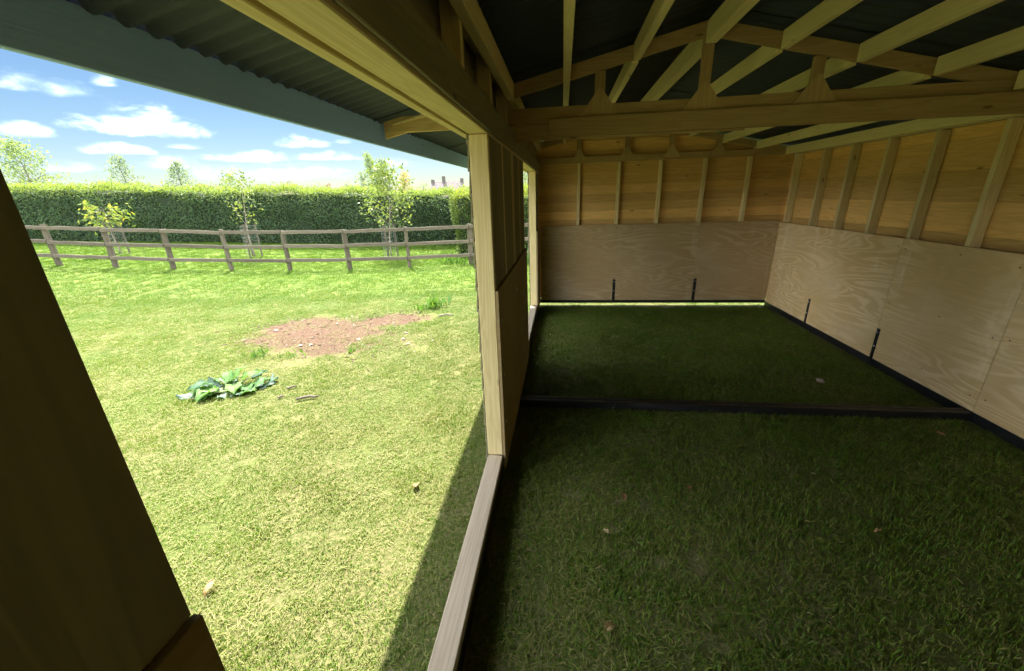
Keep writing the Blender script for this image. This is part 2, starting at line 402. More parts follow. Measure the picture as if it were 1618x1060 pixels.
def leaves_mesh(name, P, D, L, W, tone, rng, curl=.25):
    """many leaves: pointed ovals of four vertices and a folded midrib; P bases, D directions, L lengths, W widths"""
    n = len(P); P = np.asarray(P, float); D = np.asarray(D, float); D /= np.linalg.norm(D, axis=1, keepdims=True) + 1e-9
    r = rng.normal(size=(n, 3)); S = np.cross(D, r); S /= np.linalg.norm(S, axis=1, keepdims=True) + 1e-9
    N = np.cross(S, D)
    L = np.asarray(L)[:, None]; W = np.asarray(W)[:, None]
    mid = P + D * L * .5
    V = np.stack([P, mid + S * W * .5 + N * W * curl, P + D * L - N * L * .12, mid - S * W * .5 + N * W * curl], 1).reshape(-1, 3)
    me = bpy.data.meshes.new(name)
    me.vertices.add(4 * n); me.vertices.foreach_set('co', V.astype(np.float32).ravel())
    idx = np.arange(n) * 4
    tri = np.stack([idx, idx + 1, idx + 2, idx, idx + 2, idx + 3], 1).ravel()
    me.loops.add(6 * n); me.loops.foreach_set('vertex_index', tri.astype(np.int32))
    me.polygons.add(2 * n); me.polygons.foreach_set('loop_start', (np.arange(2 * n) * 3).astype(np.int32))
    try: me.polygons.foreach_set('loop_total', np.full(2 * n, 3, np.int32))
    except Exception: pass
    me.update(calc_edges=True); me.validate()
    a = me.attributes.new('leaf_tone', 'FLOAT', 'POINT'); a.data.foreach_set('value', np.repeat(np.asarray(tone, np.float32), 4))
    return me

# ------------------------------------------------------------------ ground
FENCE_V, HEDGE_V = 10.95, 14.9
FENCE_PX = [(95, 420), (183, 423), (273, 425), (365, 427), (458, 427), (553, 426), (647, 423), (745, 418)]
_fp = [at(px, py, FENCE_V) for px, py in FENCE_PX]
_fu = [uv_of(p[0], p[1])[0] for p in _fp]; _fz = [p[2] for p in _fp]
_hp = [at(px, py, HEDGE_V) for px, py in ((100, 381), (400, 383), (700, 387))]
_hu = [uv_of(p[0], p[1])[0] for p in _hp]; _hz = [p[2] for p in _hp]
def sstep(t):
    t = min(1, max(0, t)); return t * t * (3 - 2 * t)
def interp(x, xs, ys, lo, hi):
    if x <= xs[0]: return max(lo, min(hi, ys[0] + (x - xs[0]) * (ys[1] - ys[0]) / (xs[1] - xs[0])))
    return float(np.interp(x, xs, ys))
def gz(x, y):
    """height of the lawn: level round the shelter, rising gently to the left along the fence"""
    if x > -.8: return 0.0
    u, v = uv_of(x, y)
    zf = max(0.0, interp(u, _fu, _fz, 0, .6)) ; zh = max(0.0, interp(u, _hu, _hz, 0, 1.0))
    edge = sstep((-.8 - x) / 1.5)
    if v < FENCE_V: return edge * zf * sstep((v - 4.0) / (FENCE_V - 4.0))
    if v < HEDGE_V + 1: return edge * (zf + (zh - zf) * sstep((v - FENCE_V) / (HEDGE_V + 1 - FENCE_V)))
    return edge * zh * (1 - sstep((v - 22) / 30))
xs = sorted(set([-900, -300, -120, -70, -50] + [round(-40 + i * .5, 2) for i in range(81)] + list(range(1, 12)) + [15, 25, 60, 300, 900]))
ys = sorted(set([-900, -300, -60, -20, -8, -4] + [round(-2 + i * .5, 2) for i in range(60)] + [30, 34, 40, 48, 60, 90, 160, 300, 900]))
rg = random.Random(3)
vs = [(x, y, gz(x, y) if (abs(x) < 130 and -5 < y < 130) else 0.0) for y in ys for x in xs]
nx = len(xs)
fs = [(j * nx + i, j * nx + i + 1, (j + 1) * nx + i + 1, (j + 1) * nx + i) for j in range(len(ys) - 1) for i in range(nx - 1)]
tag(mesh_obj('ground', mesh_from('ground', vs, fs, True), 'turf'), kind='structure')

# ------------------------------------------------------------------ the timber field shelter
XI, XO = -.370, -.465        # inner and outer face of the front framing
XR = 3.18                    # inner face of the ply on the back wall
YF, YN, YT = 6.50, -4.20, 3.15  # far gable; near gable, past an unseen bay added for light; truss between halves
XRIDGE, ZRIDGE, SL = .92, 2.80, .22
XE = -1.34                   # eave of the canopy
def zroof(x): return ZRIDGE - SL * abs(x - XRIDGE)
shelter = empty('field_shelter', (1.0, 3.0, 0), 'open-fronted timber field shelter with plywood kickboards and black corrugated roof', 'shelter')
S = shelter
ply_t = .018; stud_w = .045
# --- skids and sills
box('skid', (XO + .005, YN, .0), (XI - .012, YT - .01, .152), 'steel', S)
box('skid', (XO + .005, YT + .01, .0), (XI - .012, YF + .1, .152), 'steel', S)
tag(box('sill', (XO, .193, .155), (XI, 2.14, .20), 'sill_y', S), 'pale planed timber sill')
tag(box('sill', (XO, 4.03, .155), (XI, 5.83, .20), 'sill_y', S), 'pale planed timber sill')
box('skid', (XR + .004, YN, .0), (XR + .10, YF + .02, .085), 'steel', S)
box('skid', (XI, YF + .004, .055), (XR, YF + .10, .11), 'steel', S)
cb = box('cross_bar', (XI + .01, YT - .045, .0), (XR - .003, YT - .003, .075), 'steel', S, .006)
box('cross_bar', (XI + .01, YT + .003, .0), (XR - .003, YT + .045, .075), 'steel', S, .006)
# --- front framing: posts, sill to header
ZH = 2.078
def stud_z(name, x0, x1, y0, y1, z0, z1, mat='pine_z'): return box(name, (x0, y0, z0), (x1, y1, z1), mat, S)
for (a, b_) in ((.195, .243), (2.14, 2.185), (2.62, 2.665), (3.085, 3.145), (3.155, 3.215), (3.60, 3.645), (3.985, 4.03), (5.83, 5.875), (6.40, 6.445), (-.30, -.255), (-.75, -.705), (YN + .01, YN + .055)):
    stud_z('post', XO, XI, a, b_, .202 if 0 < a < 6 else .155, ZH)
# bottom plates of the closed piers
for (a, b_) in ((-.75, .193), (2.187, 3.145), (3.155, 3.985), (5.877, YF)):  # front behind the near pier left open to let light in
    box('bottom_plate', (XO, a, .155), (XI, b_, .2), 'pine_y', S)
for (a, b_) in ((YN, YT - .004), (YT + .004, YF + .09)):
    box('header_beam', (XO, a, ZH + .002), (XI, b_, ZH + .15), 'pine_y', S)
    box('header_shade_board', (XI + .001, a, ZH + .014), (XI + .013, b_, ZH + .15), 'lining_y', S)  # dark board added: shade of the header's inner side put into its colour
    box('wall_plate', (XO + .004, a, ZH + .40), (XI + .02, b_, ZH + .46), 'pine_y', S)
    for k in range(6 if a > 0 else 12):
        y = a + .1 + (b_ - a - .2) * k / (5 if a > 0 else 11)
        stud_z('cripple_stud', XO + .01, XI - .012, y - .022, y + .022, ZH + .152, ZH + .398)
    box('outer_ledger', (XO - .070, a, 2.09), (XO - .033, b_, 2.19), 'pine_y', S)
# --- cladding: overlapping weatherboards, each one a board
PITCH, BH = .125, .145
def board_x(x_out, y0, y1, z, side, parent=S, mat='cladding_y', st=.013):
    """board running along Y on a wall facing X; side=-1 outside is -x"""
    s = side
    pts = [(x_out + s * st, z), (x_out + s * (st + .009), z), (x_out + s * .007, z + BH), (x_out, z + BH)]
    L = y1 - y0; key = ('bx', round(L, 3), s, mat, st)
    c = Vector((x_out, (y0 + y1) / 2, z))
    me = BOXES.get(key)
    if me is None:
        v = [(p - x_out, w, q - z) for w in (-L / 2, L / 2) for (p, q) in pts]
        f = [(0, 1, 2, 3), (7, 6, 5, 4)] + [(i, 4 + i, 4 + (i + 1) % 4, (i + 1) % 4) for i in range(4)]
        me = mesh_from('cladding_board', v, f); bm = bmesh.new(); bm.from_mesh(me); bmesh.ops.recalc_face_normals(bm, faces=bm.faces); bm.to_mesh(me); bm.free()
        BOXES[key] = me
    return mesh_obj('cladding_board', me, mat, parent, c)
def board_y(y_out, x0, x1, z, side, x0t=None, x1t=None, h=BH, parent=S):
    s = side; x0t = x0 if x0t is None else x0t; x1t = x1 if x1t is None else x1t
    c = Vector(((x0 + x1) / 2, y_out, z))
    v = []
    for (xa, xb) in ((x0, x0t), (x1, x1t)):
        v += [(xa, y_out + s * .013, z), (xa, y_out + s * .022, z), (xb, y_out + s * .007, z + h), (xb, y_out, z + h)]
    v = [tuple(Vector(p) - c) for p in v]
    f = [(0, 1, 2, 3), (7, 6, 5, 4)] + [(i, 4 + i, 4 + (i + 1) % 4, (i + 1) % 4) for i in range(4)]
    me = mesh_from('cladding_board', v, f); bm = bmesh.new(); bm.from_mesh(me); bmesh.ops.recalc_face_normals(bm, faces=bm.faces); bm.to_mesh(me); bm.free()
    return mesh_obj('cladding_board', me, 'cladding_x', parent, c)
XB = XR + .105                                  # outer cladding plane of the back wall
z = .09
while z < 2.20:
    board_x(XB, YN - .035, YF + .103, z, 1)
    z += PITCH
z = .115
while z < 2.62:
    hb = min(BH, 2.74 - z)
    def half(zz): return max(.05, (ZRIDGE - .03 - zz) / SL)
    lo = lambda zz: max(XO, XRIDGE - half(zz)); hi = lambda zz: min(XR + .13, XRIDGE + half(zz))
    if hi(z) - lo(z) > .2:
        board_y(YN - .04, lo(z), hi(z), z, -1, max(lo(z + hb), lo(z)), min(hi(z + hb), hi(z)), hb)
        board_y(YF + .105, lo(z), hi(z), z, 1, max(lo(z + hb), lo(z)), min(hi(z + hb), hi(z)), hb)
    z += PITCH
z = .16
while z < ZH - .02:
    for (a, b_) in ((-.75, .225), (2.155, YT - .004), (YT + .004, 4.015), (5.845, YF + .1)):
        board_x(XO - .002, a, b_, z, -1, mat='lining_y', st=.008)
    z += PITCH
z = ZH + .09
while z < 2.42:
    for (a, b_) in ((YN, YT - .004), (YT + .004, YF + .1)): board_x(XO - .002, a, b_, z, -1, mat='lining_y', st=.008)  # darker boards: shade above the header put into their colour
    z += PITCH
# --- plywood kickboards and their straps
def ply_x(x, y0, y1, z0, z1): return box('plywood_sheet', (x, y0, z0), (x + ply_t, y1, z1), 'plywood_y', S, .0015)
def ply_y(y, x0, x1, z0, z1): return box('plywood_sheet', (x0, y, z0), (x1, y + ply_t, z1), 'plywood_x', S, .0015)
ZP = 1.285
for (a, b_) in ((4.222, 6.498), (3.118, 4.219), (.70, 3.112), (-1.72, .697), (YN + .03, -1.723)):
    ply_x(XR, a, b_, .083, ZP)
for (a, b_) in ((XI + .03, 2.068), (2.071, XR - .002)):
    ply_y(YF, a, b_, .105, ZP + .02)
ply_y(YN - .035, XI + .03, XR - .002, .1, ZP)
box('plywood_sheet', (XI + .0005, -.75, .10), (XI + .0125, .244, 1.40), 'shaded_pier_ply', S, .0015)
for (a, b_) in ((2.142, 3.118), (3.124, 4.033), (5.828, YF - .002)):
    box('plywood_sheet', (XI + .001, a, .10), (XI + .001 + ply_t, b_, ZP), 'shaded_pier_ply', S, .0015)
def strap(x, y, z0, z1, face):
    if face == 'x':
        s_ = box('strap', (x - .006, y - .02, z0), (x - .001, y + .02, z1), 'steel', S, .001)
        for zz in (z1 - .04, (z0 + z1) / 2): bolt(s_, (x - .008, y, zz), 'x')
    else:
        s_ = box('strap', (x - .02, y - .006, z0), (x + .02, y - .001, z1), 'steel', S, .001)
        for zz in (z1 - .04, (z0 + z1) / 2): bolt(s_, (x, y - .008, zz), 'y')
def bolt(parent, p, axis):
    key = ('bolt', axis); me = BOXES.get(key)
    if me is None:
        v, f = [], []
        d = Vector((-.004, 0, 0)) if axis == 'x' else Vector((0, -.004, 0))
        tube_rings(v, f, [-d, d * .2, d], [.009, .009, .005], 8); me = mesh_from('bolt', v, f); BOXES[key] = me
    return mesh_obj('bolt', me, 'zinc', parent, p)
for y in (5.40, 4.20): strap(XR, y, .03, .40, 'x')
for x in (.84, 2.09): strap(x, YF, .07, .45, 'y')
for (y, zz) in ((2.20, .42), (2.20, .75), (2.20, 1.1), (3.0, .42), (3.0, 1.1)):
    bolt(S, (XI + .022, y, zz), 'x')
for (a, b_, n_) in ((-.75, .188, 4), (2.188, 3.084, 4), (3.216, 3.984, 3), (5.877, YF - .002, 3)):
    o_ = .016 if a < 0 else 0
    if o_: b_ = .242
    for k in range(n_):
        w = (b_ - a) / n_
        box('lining_board', (XI + .0005 if o_ else XI - .013, a + k * w + .001, ZP - .03 if not o_ else 1.402), (XI + .003 if o_ else XI - .002, a + (k + 1) * w - .001, ZH - .001), 'lining_z', S, .002)
def screw(parent, p, axis):
    key = ('screw', axis); me = BOXES.get(key)
    if me is None:
        v, f = [], []; d = Vector((-.0015, 0, 0)) if axis == 'x' else Vector((0, -.0015, 0))
        tube_rings(v, f, [-d, d], [.006, .005], 6); me = mesh_from('screw', v, f); BOXES[key] = me
    return mesh_obj('screw', me, 'steel', parent, p)
for y in (6.43, 5.80, 5.29, 4.76, 4.26, 4.17, 3.63, 3.175, 3.06, 2.62, 2.05):
    for zz in (.2, .68, 1.2): screw(S, (XR - .0005, y, zz + .02 * math.sin(y * 9)), 'x')
for x in (-.25, .24, .83, 1.43, 2.03, 2.11, 2.66, 3.08):
    for zz in (.2, .7, 1.24): screw(S, (x, YF - .0005, zz + .02 * math.sin(x * 9)), 'y')
# --- studs of the back wall and of the far gable
for y in (6.425, 5.80, 5.29, 4.76, 4.21, 3.63, 3.175, 3.118, 2.62, 2.05, 1.5, .95, .4, -.2, -.8, -1.4, -2., -2.6, -3.2, -3.8):
    stud_z('stud', XR + ply_t + .002, XR + .103, y - .022, y + .022, .09, 2.195)
for (a, b_) in ((YN, YT - .004), (YT + .004, YF - .002)):
    box('wall_plate', (XR + ply_t + .002, a, 2.197), (XR + .102, b_, 2.245), 'pine_y', S)
for x in (.24, .83, 1.43, 2.05, 2.66):
    stud_z('stud', x - .022, x + .022, YF + ply_t + .002, YF + .103, .115, 2.2)
# --- trusses
def rafter(y0, y1, sgn, mat='truss_x'):
    x_end = XE + .03 if sgn < 0 else XR + .10
    run = abs(x_end - XRIDGE) ; top = .012; dep = .085
    p = [(XRIDGE + sgn * .0, ZRIDGE - top), (x_end, zroof(x_end) - top), (x_end, zroof(x_end) - top - dep), (XRIDGE, ZRIDGE - top - dep)]
    return poly_prism('rafter', p, 'y', y0 + .005, y1 - .005, mat, S)
def truss(y0, y1, x0, x1, z0, z1, posts, near=True):
    rafter(y0, y1, -1); rafter(y0, y1, 1)
    tb = box('tie_beam', (x0, y0, z0), (x1, y1, z1), 'truss_x', S)
    for x in posts:
        zt = zroof(x) - .10
        box('king_post', (x - .034, y0 + .003, z1 + .001), (x + .034, y1 - .003, zt), 'truss_z', tb)
        w, hgt = (.135, .165) if near else (.12, .16)
        pts = [(x - w, z0 + .03), (x + w, z0 + .03), (x + .012, z0 + .03 + hgt), (x - .012, z0 + .03 + hgt)]
        poly_prism('gusset', pts, 'y', y0 - .0145, y0 - .001, 'gusset_z', tb)
    return tb
truss(YT - .018, YT + .022, XE + .03, XR + .098, 2.25, 2.355, (.245, .92, 1.60), True)
truss(YF + .012, YF + .06, XE + .03, XR + .015, 2.205, 2.29, (.24, .93, 1.56, 2.2), False)
truss(YN - .03, YN + .01, XE + .03, XR + .015, 2.25, 2.355, (.24, .92, 1.6))
box('tie_beam', (-.10, YT - .075, 2.158), (XR + .015, YT - .034, 2.276), 'truss_x', S)
box('tie_beam', (XI + .03, YT - .032, 2.145), (1.2, YT - .0195, 2.249), 'truss_x', S)
# canopy brackets: small wedge above the tie at the eave
for y in (YT, YF + .04, YN):
    poly_prism('gusset', [(XE + .45, 2.357), (XO - .10, 2.357), (XO - .10, zroof(XO - .1) - .02), (XE + .10, zroof(XE + .1) - .02), (XE + .1, 2.30)], 'y', y - .032, y - .0195, 'pine_z', S)
# --- purlins, one length per half of the shelter
def purlin(x, w=.046, d=.10, drop=.014):
    t = zroof(x) - drop
    if abs(x - XRIDGE) < .01: t -= .0
    for (a, b_) in ((YN - .2, YT - .045), (YT + .024, YF + .3)):
        box('purlin', (x - w / 2, a, t - d), (x + w / 2, b_, t), 'purlin_y', S)
for x in (-.36, .02, .47, 1.36, 1.81, 2.26, 2.72, 3.12): purlin(x)
for (a, b_) in ((YN - .2, YT - .045), (YT + .024, YF + .3)):
    tag(box('ridge_beam', (XRIDGE - .035, a, ZRIDGE - .15), (XRIDGE + .035, b_, ZRIDGE - .03), 'purlin_y', S))
# --- fascia of the canopy
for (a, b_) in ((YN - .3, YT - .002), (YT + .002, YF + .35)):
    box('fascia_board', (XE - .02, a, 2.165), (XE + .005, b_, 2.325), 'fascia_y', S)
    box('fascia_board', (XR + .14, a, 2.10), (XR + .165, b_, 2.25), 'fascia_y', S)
# --- corrugated roof sheets, one wave form, laid with side laps
def sheet_mesh(run, width=.95, pitch=.095, amp=.009, th=.003):
    nseg = int(round(width / pitch)) * 8
    v, f = [], []
    for k, off in enumerate((0, th)):
        for i in range(nseg + 1):
            y = -width / 2 - .03 + (width + .06) * i / nseg
            zz = amp * math.sin(2 * math.pi * y / pitch) + off
            v.append((-run / 2, y, zz)); v.append((run / 2, y, zz))
    n = (nseg + 1) * 2
    for i in range(nseg):
        a = i * 2
        f.append((a, a + 2, a + 3, a + 1)); f.append((n + a, n + a + 1, n + a + 3, n + a + 2))
        f.append((a, n + a, n + a + 2, a + 2)); f.append((a + 1, a + 3, n + a + 3, n + a + 1))
    me = mesh_from('roof_sheet', v, f); me.polygons.foreach_set('use_smooth', [True] * len(me.polygons)); return me
ang = math.atan(SL)
for sgn, xe in ((-1, XE - .07), (1, XR + .22)):
    run = abs(xe - XRIDGE) / math.cos(ang); me = sheet_mesh(run)
    xc = (xe + XRIDGE) / 2
    y = YN - .35 + .475; k = 0
    while y < YF + .45:
        mesh_obj('roof_sheet', me, 'roofing', S, (xc, y, zroof(xc) + .018 + .006 * (k % 2)), (0, ang * sgn, 0))
        y += .95; k += 1
poly_prism('ridge_cap', [(XRIDGE - .22, zroof(XRIDGE - .22) + .045), (XRIDGE, ZRIDGE + .06), (XRIDGE + .22, zroof(XRIDGE + .22) + .045), (XRIDGE + .22, zroof(XRIDGE + .22) + .049), (XRIDGE, ZRIDGE + .066), (XRIDGE - .22, zroof(XRIDGE - .22) + .049)], 'y', YN - .35, YF + .5, 'roofing', S)

# ------------------------------------------------------------------ post and rail fence
rngp = random.Random(11)
px_all = [-170, -82, 6] + [p[0] for p in FENCE_PX] + [838, 932]
us = []
for px in px_all:
    p = at(px, 420, FENCE_V); us.append(uv_of(p[0], p[1])[0])
fx, fy = xy_of(us[0], FENCE_V)
fence = empty('rail_fence', (*xy_of(us[5], FENCE_V), 0), 'weathered grey post-and-rail timber fence with three rails across the lawn', 'fence')
def rough_bar(name, a, b_, w, h, mat, parent, seed, n=6):
    """sawn bar with slightly wandering faces, from a to b_ (built along local x)"""
    r = random.Random(seed); a, b_ = Vector(a), Vector(b_); c = (a + b_) / 2; L = (b_ - a).length
    q = (b_ - a).to_track_quat('X', 'Z')
    vs, fs = [], []
    for i in range(n + 1):
        t = -L / 2 + L * i / n; dy, dz = r.uniform(-.006, .006), r.uniform(-.006, .006)
        for (sy, sz) in ((-1, -1), (1, -1), (1, .55), (.55, 1), (-.55, 1), (-1, .55)):
            vs.append((t, sy * w / 2 * r.uniform(.94, 1.04) + dy, sz * h / 2 * r.uniform(.95, 1.04) + dz))
    for i in range(n):
        for k in range(6): fs.append((i * 6 + k, (i + 1) * 6 + k, (i + 1) * 6 + (k + 1) % 6, i * 6 + (k + 1) % 6))
    fs.append(tuple(range(6))); fs.append(tuple(n * 6 + k for k in range(6))[::-1])
    me = mesh_from(name, vs, fs); bm = bmesh.new(); bm.from_mesh(me); bmesh.ops.recalc_face_normals(bm, faces=bm.faces); bm.to_mesh(me); bm.free()
    o = mesh_obj(name, me, mat, parent, c); o.rotation_euler = q.to_euler(); return o
tops = []
for i, u in enumerate(us):
    x, y = xy_of(u, FENCE_V); z = gz(x, y); tops.append(Vector((x, y, z)))
    hgt = 1.09 + rngp.uniform(-.03, .02)
    ln = Vector((rngp.uniform(-.015, .015), rngp.uniform(-.02, .02), hgt))
    rough_bar('fence_post', Vector((x, y, z - .05)), Vector((x, y, z)) + ln, .075, .125, 'fence_x', fence, 40 + i, 5)
off = Vector((FW[0], FW[1], 0)) * -.075
for i in range(len(us) - 1):
    for hgt in (.28, .65, 1.02):
        a, b_ = tops[i], tops[i + 1]
        e = (b_ - a) * .006
        rough_bar('fence_rail', a + e + off + Vector((0, 0, hgt + rngp.uniform(-.015, .015))), b_ - e + off + Vector((0, 0, hgt + rngp.uniform(-.015, .015))), .045, .088, 'fence_x', fence, 200 + i * 3 + int(hgt * 9))

# ------------------------------------------------------------------ hedges
def hedge(name, u0, u1, v0, v1, h, label, mat, dens, seed, base_tone=.32, leaf=(.06, .10)):
    rng = np.random.default_rng(seed)
    uc, vc = (u0 + u1) / 2, (v0 + v1) / 2
    x, y = xy_of(uc, vc); root = empty(name, (x, y, gz(x, y)), label, 'hedge')
    # core: a lumpy clipped block, added to fill the hedge under the leaves
    nu, nv, nh = max(4, int((u1 - u0) / .5)), 4, 6
    vs, fs = [], []
    def core(u, v, t):
        xx, yy = xy_of(u, v); lump = .05 * math.sin(u * 2.1 + t * 3) + .04 * math.sin(u * 5.3 + v * 2)
        return (xx, yy, gz(xx, yy) + .02 + t * (h - .12) + (lump if t > .9 else 0))
    ring = [(v0 + .12, t / nh) for t in range(nh + 1)] + [(v0 + .12 + (v1 - v0 - .24) * k / nv, 1.0) for k in range(1, nv + 1)] + [(v1 - .12, 1 - t / nh) for t in range(1, nh + 1)]
    n = len(ring)
    for i in range(nu + 1):
        u = u0 + .12 + (u1 - u0 - .24) * i / nu
        for (v, t) in ring: vs.append(core(u, v, t))
    for i in range(nu):
        for k in range(n - 1): fs.append((i * n + k, i * n + k + 1, (i + 1) * n + k + 1, (i + 1) * n + k))
    fs.append(tuple(range(n))); fs.append(tuple(nu * n + k for k in range(n))[::-1])
    mesh_obj('inner_core', mesh_from('inner_core', [tuple(Vector(p) - WORLD[root]) for p in vs], fs), 'hedge_core', root, WORLD[root])
    # leaves over front, top, back and both ends
    faces = [('f', (u1 - u0) * h), ('t', (u1 - u0) * (v1 - v0) * 1.3), ('b', (u1 - u0) * h * .25), ('l', (v1 - v0) * h), ('r', (v1 - v0) * h)]
    P, D, T = [], [], []
    for kind, area in faces:
        m_ = int(area * dens)
        a, b_ = rng.random(m_), rng.random(m_); dep = np.abs(rng.normal(0, .07, m_)) - .03
        if kind in 'fb':
            U = u0 + a * (u1 - u0); Hh = .04 + b_ * (h - .04)
            wob = .06 * np.sin(U * 1.7 + Hh * 2.3) + .04 * np.sin(U * 4.1 + 1) + .05 * np.sin(Hh * 5 + U)
            V = v0 + dep + wob if kind == 'f' else v1 - dep
            nrm = np.stack([np.zeros(m_), np.full(m_, -1.0 if kind == 'f' else 1.0), np.full(m_, .35)], 1)
        elif kind == 't':
            U = u0 + a * (u1 - u0); V = v0 + b_ * (v1 - v0)
            Hh = h - dep + .05 * np.sin(U * 2.1) + .035 * np.sin(U * 5.7 + V * 3) + np.where(rng.random(m_) < .3, rng.random(m_) * .12, 0) + np.where(rng.random(m_) < .02, rng.random(m_) * .22, 0) + .04 * np.sin(U * .83 + 1.3)
            nrm = np.stack([np.zeros(m_), np.full(m_, -.15), np.ones(m_)], 1)
        else:
            V = v0 + a * (v1 - v0); Hh = .04 + b_ * (h - .04); sg = -1 if kind == 'l' else 1
            U = (u0 if kind == 'l' else u1) - sg * dep + .07 * np.sin(Hh * 3.1 + V)
            nrm = np.stack([np.full(m_, float(sg)), np.zeros(m_), np.full(m_, .35)], 1)
        xx = U * RT[0] + V * FW[0]; yy = U * RT[1] + V * FW[1]
        zz = np.array([gz(p, q) for p, q in zip(xx, yy)]) + Hh
        nw = np.stack([nrm[:, 0] * RT[0] + nrm[:, 1] * FW[0], nrm[:, 0] * RT[1] + nrm[:, 1] * FW[1], nrm[:, 2]], 1)
        P.append(np.stack([xx, yy, zz], 1)); D.append(nw + rng.normal(0, .75, (m_, 3)))
        T.append(np.clip(rng.normal(base_tone + (.30 if kind == 't' else 0), .17, m_) + np.clip((Hh - (h - .38)) * 1.4, 0, .45), 0, 1))  # yellower towards the top: sunlight on the crest put into the leaf tone
    P = np.concatenate(P) - np.array(WORLD[root]); D = np.concatenate(D); T = np.concatenate(T); m_ = len(P)
    L = rng.uniform(*leaf, m_)
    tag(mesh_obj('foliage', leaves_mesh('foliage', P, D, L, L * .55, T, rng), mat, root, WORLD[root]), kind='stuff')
    return root
u_l = uv_of(*at(-40, 380, HEDGE_V)[:2])[0]; u_r = uv_of(*at(920, 380, HEDGE_V)[:2])[0]
hedge('hedge', u_l, u_r, HEDGE_V, HEDGE_V + 1.5, 1.80, 'long clipped dark green hedge running behind the rail fence', 'hedge_leaf', 620, 5)
u2 = uv_of(*at(720, 370, 12.6)[:2])[0]
hedge('hedge', u2, u2 + 3.6, 12.6, 14.3, 1.80, 'short bright green hedge end projecting in front of the long hedge', 'hedge_leaf_bright', 700, 6, .45)

# ------------------------------------------------------------------ trees
def tree(name, base, height, crown_w, crown_z0, label, style, leafm, seed, nb=40, nl=700, leaf=.09, lean=(0, 0), bark='bark', group=None, rad=None, cat='tree'):
    rng = np.random.default_rng(seed); base = Vector(base)
    root = empty(name, base, label, cat, group)
    vs, fs = [], []
    rad = rad or height * .014
    lean = Vector((lean[0], lean[1], 0))
    def trunk_at(t): return Vector((.03 * height * math.sin(t * 5 + seed), .02 * height * math.cos(t * 4 + seed), height * t)) * 1 + lean * (t * t) * height - Vector((.03 * height * math.sin(seed), .02 * height * math.cos(seed), 0))
    ts = [0, .15, .3, .45, .6, .75, .88, .97]
    path = [trunk_at(t) for t in ts]; path[0] = Vector((0, 0, -.04))
    tube_rings(vs, fs, path, [rad * (1.05 - .95 * t) for t in ts], 7)
    LP, LD = [], []
    f0 = crown_z0 / height
    for i in range(nb):
        t = f0 + (1 - f0) * ((i + rng.random()) / nb) ** .9; s = (t - f0) / (1 - f0)
        a = i * 2.4 + rng.normal(0, .35)
        if style == 'tier': ln = crown_w * (1 - s * .92) * rng.uniform(.65, 1.1); up = .12 + .5 * s + rng.normal(0, .12); sag = .10
        elif style == 'column': ln = crown_w * (.45 + .9 * math.sin(math.pi * min(1, .12 + s * .86)) ** .8) * rng.uniform(.5, .9) * (1 - .5 * s); up = 1.1; sag = -.05
        elif style == 'vase': ln = crown_w * (1.0 - .35 * s) * rng.uniform(.6, 1.1); up = 1.05 + rng.normal(0, .2); sag = 0
        elif style == 'droop': ln = crown_w * rng.uniform(.5, 1.0); up = .45 + rng.normal(0, .2); sag = .55
        else: ln = crown_w * math.sin(math.pi * min(1, .22 + .75 * s)) ** .7 * rng.uniform(.6, 1.08); up = .6 + rng.normal(0, .2); sag = .05
        o = trunk_at(t); d = Vector((math.cos(a), math.sin(a), up)).normalized()
        pts = [o + d * ln * q + Vector((0, 0, -sag * ln * q * q)) + Vector(rng.normal(0, .03 * ln, 3)) * q for q in (0, .35, .7, 1.0)]
        if pts[-1].z > height * 1.02: pts[-1].z = height * 1.0
        r0 = max(.004, rad * (1.05 - .95 * t) * .5)
        tube_rings(vs, fs, pts, [r0, r0 * .7, r0 * .45, r0 * .2], 4)
        k = int(nl / nb)
        for _ in range(k):
            q = rng.uniform(.25, 1.05); j = min(2, int(q * 3)); w = q * 3 - j
            p = pts[j].lerp(pts[j + 1], min(1, w)) + Vector(rng.normal(0, 1, 3)) * (.085 * crown_w + leaf * .4) * (.6 if style == 'tier' else 1.0)
            LP.append(p); dd = d * .8 + Vector(rng.normal(0, .7, 3)); dd.z -= .35 if style != 'droop' else 1.0
            LD.append(dd)
    mesh_obj('trunk', mesh_from('trunk', vs, fs, True), bark, root, base)
    n = len(LP); L = rng.uniform(.7, 1.25, n) * leaf
    tag(mesh_obj('crown', leaves_mesh('crown', LP, LD, L, L * .55, np.clip(rng.normal(.5, .25, n), 0, 1), rng), leafm, root, base), kind='stuff')
    return root
def ground_at(px, v):
    p = at(px, 400, v); x, y = p[0], p[1]; return Vector((x, y, gz(x, y)))
def pxm(v): return (v * .943 + .5) / FPX        # metres per photo pixel at that depth
# saplings between fence and hedge, each with a wire guard on stakes
def sapling(px, top, hw, c0, label, style, leafm, seed, v=12.8, **kw):
    b_ = ground_at(px, v); ht = at(px, top, v)[2] - b_.z; z0 = at(px, c0, v)[2] - b_.z
    return b_, tree('sapling', b_, ht, hw * pxm(v), z0, label, style, leafm, seed, bark='pale_bark', rad=.022, cat='sapling', **kw)
b1, _ = sapling(192, 326, 34, 357, 'young tree with drooping gold-green leaves leaning over the fence', 'droop', 'sapling_gold', 21, nb=13, nl=185, leaf=.14, lean=(-.10, 0))
b2, _ = sapling(402, 278, 44, 364, 'sparse young tree with open forked branches in a wire guard', 'vase', 'sapling_leaf', 22, nb=13, nl=270, leaf=.095, lean=(-.03, 0))
b3, _ = sapling(618, 268, 50, 358, 'fullest young tree with dense rounded light green crown', 'round', 'sapling_leaf', 23, nb=36, nl=1000, leaf=.11, lean=(.0, 0))
